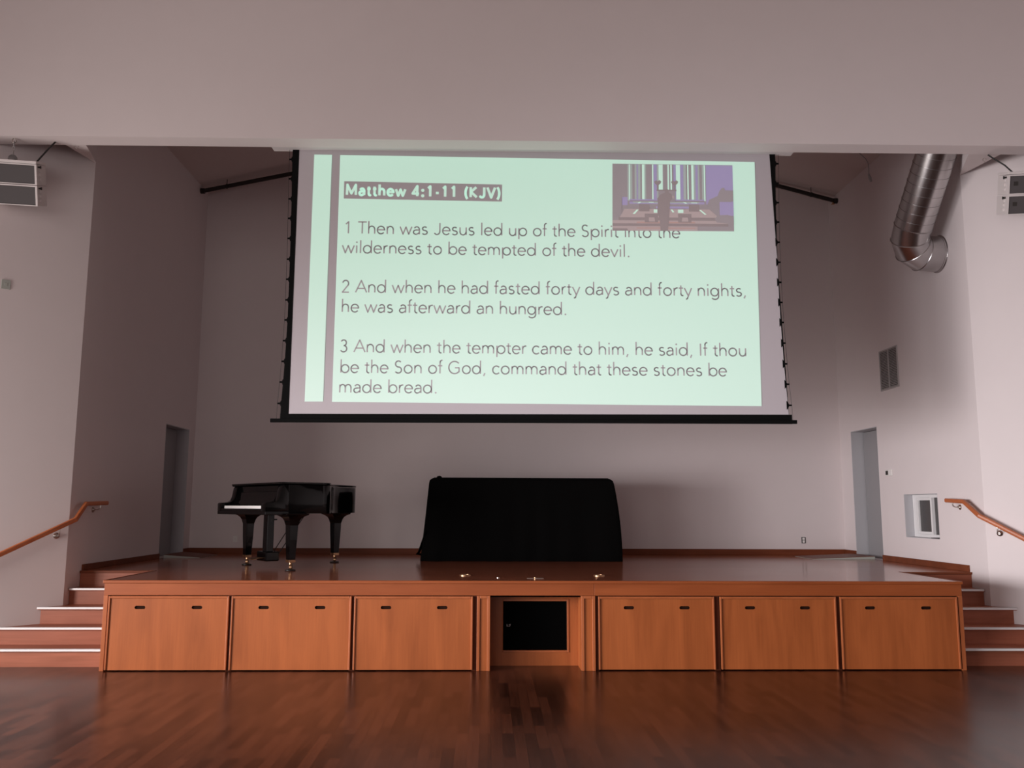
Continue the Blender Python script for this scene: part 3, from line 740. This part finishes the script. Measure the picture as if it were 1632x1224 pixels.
# ------------------------------------------------------------------ covered console in the middle of the stage
cv = thing('covered_console', 'wide black cloth covered console standing in the middle of the stage', 'covered console', (-.06, 3.7, DK))
rings = []; zs = [0.0, .03, .1, .2, .35, .5, .65, .8, .92, 1.02, 1.09, 1.135, 1.16, 1.171, 1.174]
for z in zs:
    t_ = z/1.174
    xl = lerp(-1.478, -1.369, t_**1.0) - (.085*max(0, 1-z/.16) if z < .16 else 0)*0
    xr = 1.384-.121*(t_**2.1)
    yfr = lerp(3.25, 3.33, t_); ybk = lerp(4.28, 4.15, t_)
    ins = 0 if z < 1.13 else [.006, .018, .035, .06][min(3, int((z-1.13)/.013))]
    xl += ins; xr -= ins; yfr += ins; ybk -= ins
    ring = []; N = 64; rc = .07
    # rounded rectangle with soft hanging folds that grow towards the hem
    per = []
    for k in range(N): per.append(((k+.5)/N, 0))
    for k in range(24): per.append((1, (k+.5)/24))
    for k in range(N): per.append((1-(k+.5)/N, 1))
    for k in range(24): per.append((0, 1-(k+.5)/24))
    for a, c in per:
        x = lerp(xl, xr, a); y = lerp(yfr, ybk, c)
        fold = .016*(1-t_)**.7*(math.sin(a*47+1.3*math.sin(a*11))*.6+math.sin(a*23+2)*.4) if z < 1.14 else 0
        foldy = .016*(1-t_)**.7*math.sin(c*19+a*2) if z < 1.14 else 0
        if c in (0, 1): y += fold if c == 0 else -fold
        else: x += foldy*(1 if a == 0 else -.3)
        ring.append((x, y, DK+z+.002))
    rings.append(ring)
b = MB(); b.loft(rings); b.build('cover_cloth', M['cloth'], cv, smooth=True)
# loose corner of the cloth flaring out at the lower left, and a lump under the cloth on top
b = MB(); b.loft([[(-1.40, 3.26, DK+.42), (-1.42, 3.5, DK+.45), (-1.40, 3.7, DK+.42)], [(-1.505, 3.29, DK+.14), (-1.53, 3.5, DK+.12), (-1.50, 3.72, DK+.13)], [(-1.545, 3.33, DK+.09), (-1.56, 3.5, DK+.085), (-1.52, 3.7, DK+.09)], [(-1.44, 3.32, DK+.07), (-1.44, 3.5, DK+.07), (-1.43, 3.7, DK+.07)]], cap=False, closed=False)
b.build('cloth_corner', M['cloth'], cv)
b = MB(); b.lathe([(.02, 0), (.036, .012), (.038, .028), (.028, .042), (.001, .048)], (-1.245, 3.6, DK+1.160), (0,0,1), 16); b.build('cloth_bump', M['cloth'], cv, smooth=True)

# ------------------------------------------------------------------ floor sockets let into the stage
def floor_socket(x, y, lab):
    t = thing('floor_socket', lab, 'floor socket', (x, y, DK), 0, 'floor sockets in the stage floor')
    MB().lathe([(.064, 0), (.064, .006), (.058, .010), (.05, .010), (.049, .003), (.001, .003)], (x, y, DK+.0005), (0,0,1), 28).build('brass_ring', M['brass'], t, smooth=True)
    MB().lathe([(.048, 0), (.046, .005), (.001, .006)], (x, y, DK+.0035), (0,0,1), 24).build('socket_lid', M['nickel'], t, smooth=True)
floor_socket(-.780, .72, 'round brass rimmed floor socket in the stage left of centre')
floor_socket(.715, .70, 'round brass rimmed floor socket in the stage right of centre')
t = thing('floor_hatch', 'thin metal cover strip at the stage edge above the niche', 'floor plate', (-.02, .32, DK))
MB().box(-.108, .07, .295, .345, DK+.0005, DK+.005).build('cover_plate', M['nickel'], t, bevel=.0015)
MB().lathe([(.012, 0), (.012, .006), (.001, .008)], (-.02, .32, DK+.005), (0,0,1), 14).build('plate_screw', M['brass'], t)
tag(MB().lathe([(.016, 0), (.016, .004), (.001, .006)], (-.415, .39, DK+.0005), (0,0,1), 14).build('floor_stud', M['nickel']), 'tiny round metal stud in the stage floor above the niche', 'floor stud')

# low ramps at the stage doors
for sg, x0, lab, y0, y1 in ((1, 4.35, 'right', 3.95, 4.72), (-1, 4.76, 'left', 3.95, 4.78)):
    t = thing('door_ramp', 'low wedge ramp at the foot of the %s stage door' % lab, 'ramp', (sg*4.9, 4.3, DK))
    b = MB(); b.prism([(sg*x0, DK+.001), (sg*(H-.025), DK+.001), (sg*(H-.025), DK+.042), (sg*x0, DK+.004)], y0, y1, 'y'); b.build('ramp_body', M['greyplate'], t)
    b = MB(); b.prism([(sg*x0, DK+.0045), (sg*(H-.025), DK+.0425), (sg*(H-.025), DK+.049), (sg*x0, DK+.008)], y0+.01, y1, 'y'); b.build('ramp_top', M['base'], t)

# ------------------------------------------------------------------ spiral duct
du = thing('ventilation_duct', 'round galvanised spiral duct bending down into the right stage wall', 'duct', (H, 1.55, 4.95))
R = .232; dirv = Vector((0.012, -.672, .74)).normalized(); cB = .29
p0 = Vector((H, 1.63, 4.945)); p1 = Vector((4.87+cB, 1.63, 4.945))
def ring_at(c, tdir, r=R, n=40):
    tdir = Vector(tdir).normalized(); a = tdir.cross(Vector((0, 1, .3))).normalized(); b_ = tdir.cross(a)
    return [c+a*r*math.cos(2*math.pi*j/n)+b_*r*math.sin(2*math.pi*j/n) for j in range(n)]
cen = p1+dirv*cB
def bend(t_): # t_ 0..90 deg from -X to dirv
    a = math.radians(t_); return cen-dirv*cB*math.cos(a)+Vector((-1,0,0))*cB*math.sin(a), (Vector((-1,0,0))*math.cos(a)+dirv*math.sin(a))
st0 = [(p0, Vector((-1,0,0))), (p1, Vector((-1,0,0)))]
seg_ = [(p0, Vector((-1,0,0)))]
gore = [0, 30, 60, 90]
def gore_piece(c0, t0, c1, t1, name, parent):
    o = MB().loft([ring_at(c0, t0), ring_at(c1, t1)], cap=False).build(name, M['steel'], parent, smooth=True)
    c = MB()
    for cc, tt_, in ((c1, t1),):
        c.loft([ring_at(cc-tt_*.006, tt_, R+.001), ring_at(cc, tt_, R+.007), ring_at(cc+tt_*.006, tt_, R+.001)], cap=False)
    c.build('elbow_seam', M['steel'], o, smooth=True)
pts_ = [(p0, Vector((-1,0,0)))]+[bend(a) for a in (15, 45, 75)]
pe = bend(90)[0]+dirv*.10
pts_.append((pe, dirv))
for (c0, t0), (c1, t1) in zip(pts_, pts_[1:]): gore_piece(c0, t0, c1, t1, 'elbow_segment', du)
MB().lathe([(R+.014, 0), (R+.014, .006), (R+.003, .010), (R+.003, .03), (R-.002, .03)], (H-.0005, 1.63, 4.945), (-1, 0, 0), 40).build('wall_flange', M['steel'], du, smooth=True)
end = pe+dirv*1.05
yend = yf(4.87)+.235
L = (pe.y-yend)/.672
end = pe+dirv*(L-.01)
nseg = int(L/.118); sp_ = MB().loft([ring_at(pe, dirv), ring_at(pe+dirv*L, dirv)], cap=False)
for k in range(1, nseg+1):
    c = pe+dirv*(k*L/nseg-.01)
    sp_.loft([ring_at(c-dirv*.004, dirv, R-.001), ring_at(c-dirv*.003, dirv, R+.005), ring_at(c+dirv*.003, dirv, R+.005), ring_at(c+dirv*.004, dirv, R-.001)], cap=False)
sp_.build('spiral_pipe', M['steel'], du, smooth=True)

# ------------------------------------------------------------------ sprinkler pipe under the gable
sp = thing('sprinkler_pipe', 'black iron sprinkler pipe following the gable behind the projection screen', 'pipe', (0, 4.72, 7.9))
zl = lambda x: 6.815+.222*(x+5.28)
zr_ = lambda x: 6.775+.262*(5.337-x)
xm = (6.775+.262*5.337-6.815-.222*5.28)/(.222+.262)
MB().tube([(-H+.01, 4.72, zl(-H+.01)), (xm, 4.72, zl(xm)), (H-.01, 4.72, zr_(H-.01))], .034, 12).build('pipe', M['pipe'], sp, smooth=True)
for x, z in ((-H+.035, zl(-H+.035)), (H-.035, zr_(H-.035))):
    MB().tube([(x-.032, 4.72, z), (x+.032, 4.72, z)], .046, 12).build('pipe_fitting', M['pipe'], sp, smooth=True)
MB().lathe([(.012, 0), (.012, .03), (.03, .034), (.03, .04), (.001, .041)], (H-.075, 4.72, zr_(H-.075)-.03), (0, 0, -1), 12).build('sprinkler_head', M['brass'], sp)
for x in (-4.892, -2.6, 2.6, 4.878):
    z = zl(x) if x < xm else zr_(x)
    zc = ZE+SL*(H-abs(x))
    b = MB(); b.tube([(x, 4.72, z+.036), (x, 4.72, zc+.005)], .006, 8)
    b.lathe([(.041, -.012), (.041, .012)], (x, 4.72, z), (1, 0, -.2), 16)
    b.build('pipe_hanger', M['pipe'], sp)
# thin cable dangling from the alcove ceiling on the right
hc = thing('hanging_cable', 'thin cable with a small plug dangling at the right edge of the stage ceiling', 'cable', (5.04, 2.9, 6.43))
MB().tube([(4.47, 2.9, 7.075), (4.62, 2.9, 6.99), (4.78, 2.9, 6.94), (4.92, 2.9, 6.86), (5.01, 2.9, 6.77), (5.045, 2.9, 6.69), (5.045, 2.9, 6.56), (5.04, 2.9, 6.53)], .007, 8).build('cord', M['vent'], hc, smooth=True)
MB().tube([(5.04, 2.9, 6.54), (5.055, 2.9, 6.48), (5.07, 2.9, 6.42)], [.014, .022, .016], 10).build('plug', M['vent'], hc, smooth=True)

# ------------------------------------------------------------------ wall fittings
vt = thing('wall_vent', 'grey louvred air vent high on the right stage wall', 'vent', (H, 3.2, 3.38))
y0, y1, z0, z1 = 2.906, 3.478, 3.381, 3.983
b = MB(); fw_ = .022
b.box(H-.014, H-.0005, y0, y0+fw_, z0, z1).box(H-.014, H-.0005, y1-fw_, y1, z0, z1).box(H-.014, H-.0005, y0+fw_, y1-fw_, z1-fw_, z1).box(H-.014, H-.0005, y0+fw_, y1-fw_, z0, z0+fw_).box(H-.015, H-.0005, (y0+y1)/2-.012, (y0+y1)/2+.012, z0+fw_, z1-fw_)
b.build('vent_frame', M['vent'], vt, bevel=.002)
b = MB()
for k in range(24):
    z = z0+fw_+(k+.5)*(z1-z0-2*fw_)/24
    b.add([(H-.013, y0+fw_, z-.008), (H-.013, y1-fw_, z-.008), (H-.002, y1-fw_, z+.008), (H-.002, y0+fw_, z+.008), (H-.0115, y0+fw_, z-.009), (H-.0115, y1-fw_, z-.009), (H-.0005, y1-fw_, z+.007), (H-.0005, y0+fw_, z+.007)],
          [(0,1,2,3),(7,6,5,4),(0,4,5,1),(1,5,6,2),(2,6,7,3),(3,7,4,0)])
b.build('louvres', M['vent'], vt)
MB().box(H-.002, H-.0004, y0+.01, y1-.01, z0+.01, z1-.01).build('vent_back', M['slot'], vt)
th = thing('thermostat', 'small white thermostat beside the right stage door', 'thermostat', (H, 3.365, 2.17))
MB().box(H-.022, H-.0005, 3.262, 3.468, 2.128, 2.222).build('thermostat_body', M['white'], th, bevel=.006)
MB().box(H-.0235, H-.021, 3.37, 3.45, 2.145, 2.205).build('display', M['slot'], th)
wo = thing('wall_outlet', 'ivory double wall outlet low on the right of the back wall', 'outlet', (4.634, YB, 1.09))
MB().box(4.600, 4.668, YB-.007, YB-.0005, 1.090, 1.192).build('outlet_plate', M['slot'], wo, bevel=.002)
for zc in (1.118, 1.163):
    MB().box(4.614, 4.654, YB-.010, YB-.006, zc-.019, zc+.019).build('socket', M['white'], wo, bevel=.004)
wp = thing('blank_plate', 'faint white blank plate low on the back wall behind the piano', 'wall plate', (-4.585, YB, 1.09))
MB().box(-4.62, -4.55, YB-.006, YB-.0005, 1.085, 1.185).build('plate', M['white'], wp, bevel=.002)
MB().lathe([(.006, 0), (.006, .002), (.001, .003)], (-4.585, YB-.006, 1.135), (0, -1, 0), 10).build('plate_screw', M['nickel'], wp)
# grey plate on the left splayed wall (local axes follow the wall)
gp = thing('volume_plate', 'small pale grey wall plate at the left edge on the front wall', 'wall plate', (-5.923, .391, 4.04), -math.pi/4*1.0)
ca = -math.pi/4
gp.rotation_euler = (0, 0, math.radians(45))
MB().box(-.046, .046, -.009, -.001, -.0, .105).build('plate', M['greyplate'], gp, bevel=.002)
MB().box(-.016, .016, -.012, -.009, .035, .07).build('rocker', M['greyplate'], gp, bevel=.002)

# ------------------------------------------------------------------ hanging speakers
def speaker(sg, x_in, zbot, h, rz, tilt, lab):
    w_ = .80
    t = thing('hanging_speaker', lab, 'speaker', (x_in, .11, zbot), rz, 'loudspeakers hung beside the stage')
    t.rotation_euler = (tilt, 0, rz)
    Ri = Matrix.Rotation(-tilt, 3, 'X')
    def upright(m): m.v = [tuple(Ri @ Vector(v)) for v in m.v]; return m
    # local: x runs outwards from the inner edge, y forwards is negative
    X = lambda a: sg*a
    def bx(a0, a1, y0, y1, z0, z1, name, mat, par=t, bev=.004):
        a0, a1 = sorted((X(a0), X(a1))); return MB().box(a0, a1, y0, y1, z0, z1).build(name, mat, par, bevel=bev)
    for k in range(2):
        z0 = h/2*k
        c = bx(0.004, w_, .014, .30, z0+.006, z0+h/2-.006, 'speaker_box', M['spkbox'])
        bx(.022, w_-.02, -.004, .013, z0+.016, z0+h/2-.020, 'speaker_grille', M['spk'], c)
        m = MB()
        a0, a1 = sorted((X(.0), X(.020))); m.box(a0, a1, -.012, .0145, z0+.004, z0+h/2-.004)
        a0, a1 = sorted((X(.020), X(w_))); m.box(a0, a1, -.012, .0145, z0+h/2-.018, z0+h/2-.004); m.box(a0, a1, -.012, .0145, z0+.004, z0+.013)
        m.build('grille_frame', M['spkbox'], c)
        if sg > 0: bx(.062, .108, -.006, -.003, z0+.10, z0+.145, 'badge', M['slot'], c, 0)
        m = MB(); m.lathe([(.010, 0), (.008, .012), (.018, .030), (.001, .032)], (X(.003), .05, z0+h/2-.03), (-sg, 0, 0), 12); m.build('rigging_pin', M['black_satin'], c)
        m = MB()
        for zz in (.05, .10, .15):
            a0, a1 = sorted((X(-.012), X(.004))); m.box(a0, a1, .07, .13, z0+zz, z0+zz+.03)
        m.build('rigging_plate', M['spkbox'], c)
    bx(.0, w_, -.012, .30, h, h+.03, 'top_plate', M['spkbox'])
    zt = (h+.03)*math.cos(tilt)+.04*math.sin(tilt); yt = -(h+.03)*math.sin(tilt)+.14
    m = MB(); a0, a1 = sorted((X(.24), X(.36))); m.box(a0, a1, yt-.03, yt+.03, zt-.005, zt+.016)
    m.lathe([(.045, -.012), (.045, .012), (.026, .012), (.026, -.012), (.045, -.012)], (X(.29), yt, zt+.052), (0, 1, 0), 18)
    hb = upright(m).build('shackle', M['vent'], t)
    ztop_l = ZB-zbot
    m = MB(); n_ = 3; za = zt+.085; L = (ztop_l-.045-za)/n_
    for k in range(n_):
        zz = za+L*(k+.5)
        pts = [(X(.29)+(.012*math.cos(a) if k % 2 else 0), yt+(0 if k % 2 else .012*math.cos(a)), zz+L*.62*math.sin(a)) for a in [2*math.pi*j/10 for j in range(11)]]
        m.tube(pts, .0045, 6)
    upright(m).build('chain', M['vent'], hb)
    m = MB(); pts = [(X(.29)+.022*math.cos(a), yt, ztop_l-.03+.026*math.sin(a)) for a in [2*math.pi*j/12 for j in range(13)]]
    m.tube(pts, .005, 6); upright(m).build('eye_bolt', M['nickel'], hb)
    return t
spk_l = speaker(-1, -5.49, 4.90, .455, math.radians(9), math.radians(19), 'white framed grey loudspeaker hung on a chain at the upper left edge')
spk_r = speaker(1, 5.30, 4.945, .45, math.radians(-11), math.radians(19), 'white framed grey loudspeaker hung at the upper right edge')
# black cables running from the beam to the speakers
for t, pts in ((spk_l, [(-5.50, .03, 5.385), (-5.47, .06, 5.46), (-5.42, .10, 5.57), (-5.37, .13, 5.658)]),
               (spk_r, [(5.14, .10, 5.658), (5.20, .08, 5.60), (5.29, .04, 5.51), (5.375, .02, 5.405)])):
    o = MB().tube(pts, .009, 8).build('speaker_cable', M['pipe'], None, smooth=True)
    o.parent = t; o.matrix_parent_inverse = t.matrix_basis.inverted()
# screw hooks on the gussets
for sg, lab in ((-1, 'small hook under the left end of the beam'), (1, 'small hook under the right end of the beam')):
    x, y = sg*5.19, .25
    m = MB(); pts = [(x+.02*math.cos(a), y, ZB-.0+.024*math.sin(a)) for a in [2*math.pi*j/12 for j in range(10)]]
    m.tube(pts, .004, 6)
    tag(m.build('screw_hook', M['nickel']), lab, 'hook')

# badge lettering on the subwoofer grille
m = MB(); put_b = lambda x, z, y: (x, y, z)
text_faces(m, 'RCF', -.322, -.280, .398, .398, .033, .085, .3335, put_b)
m.build('badge_lettering', M['badge'], sw)
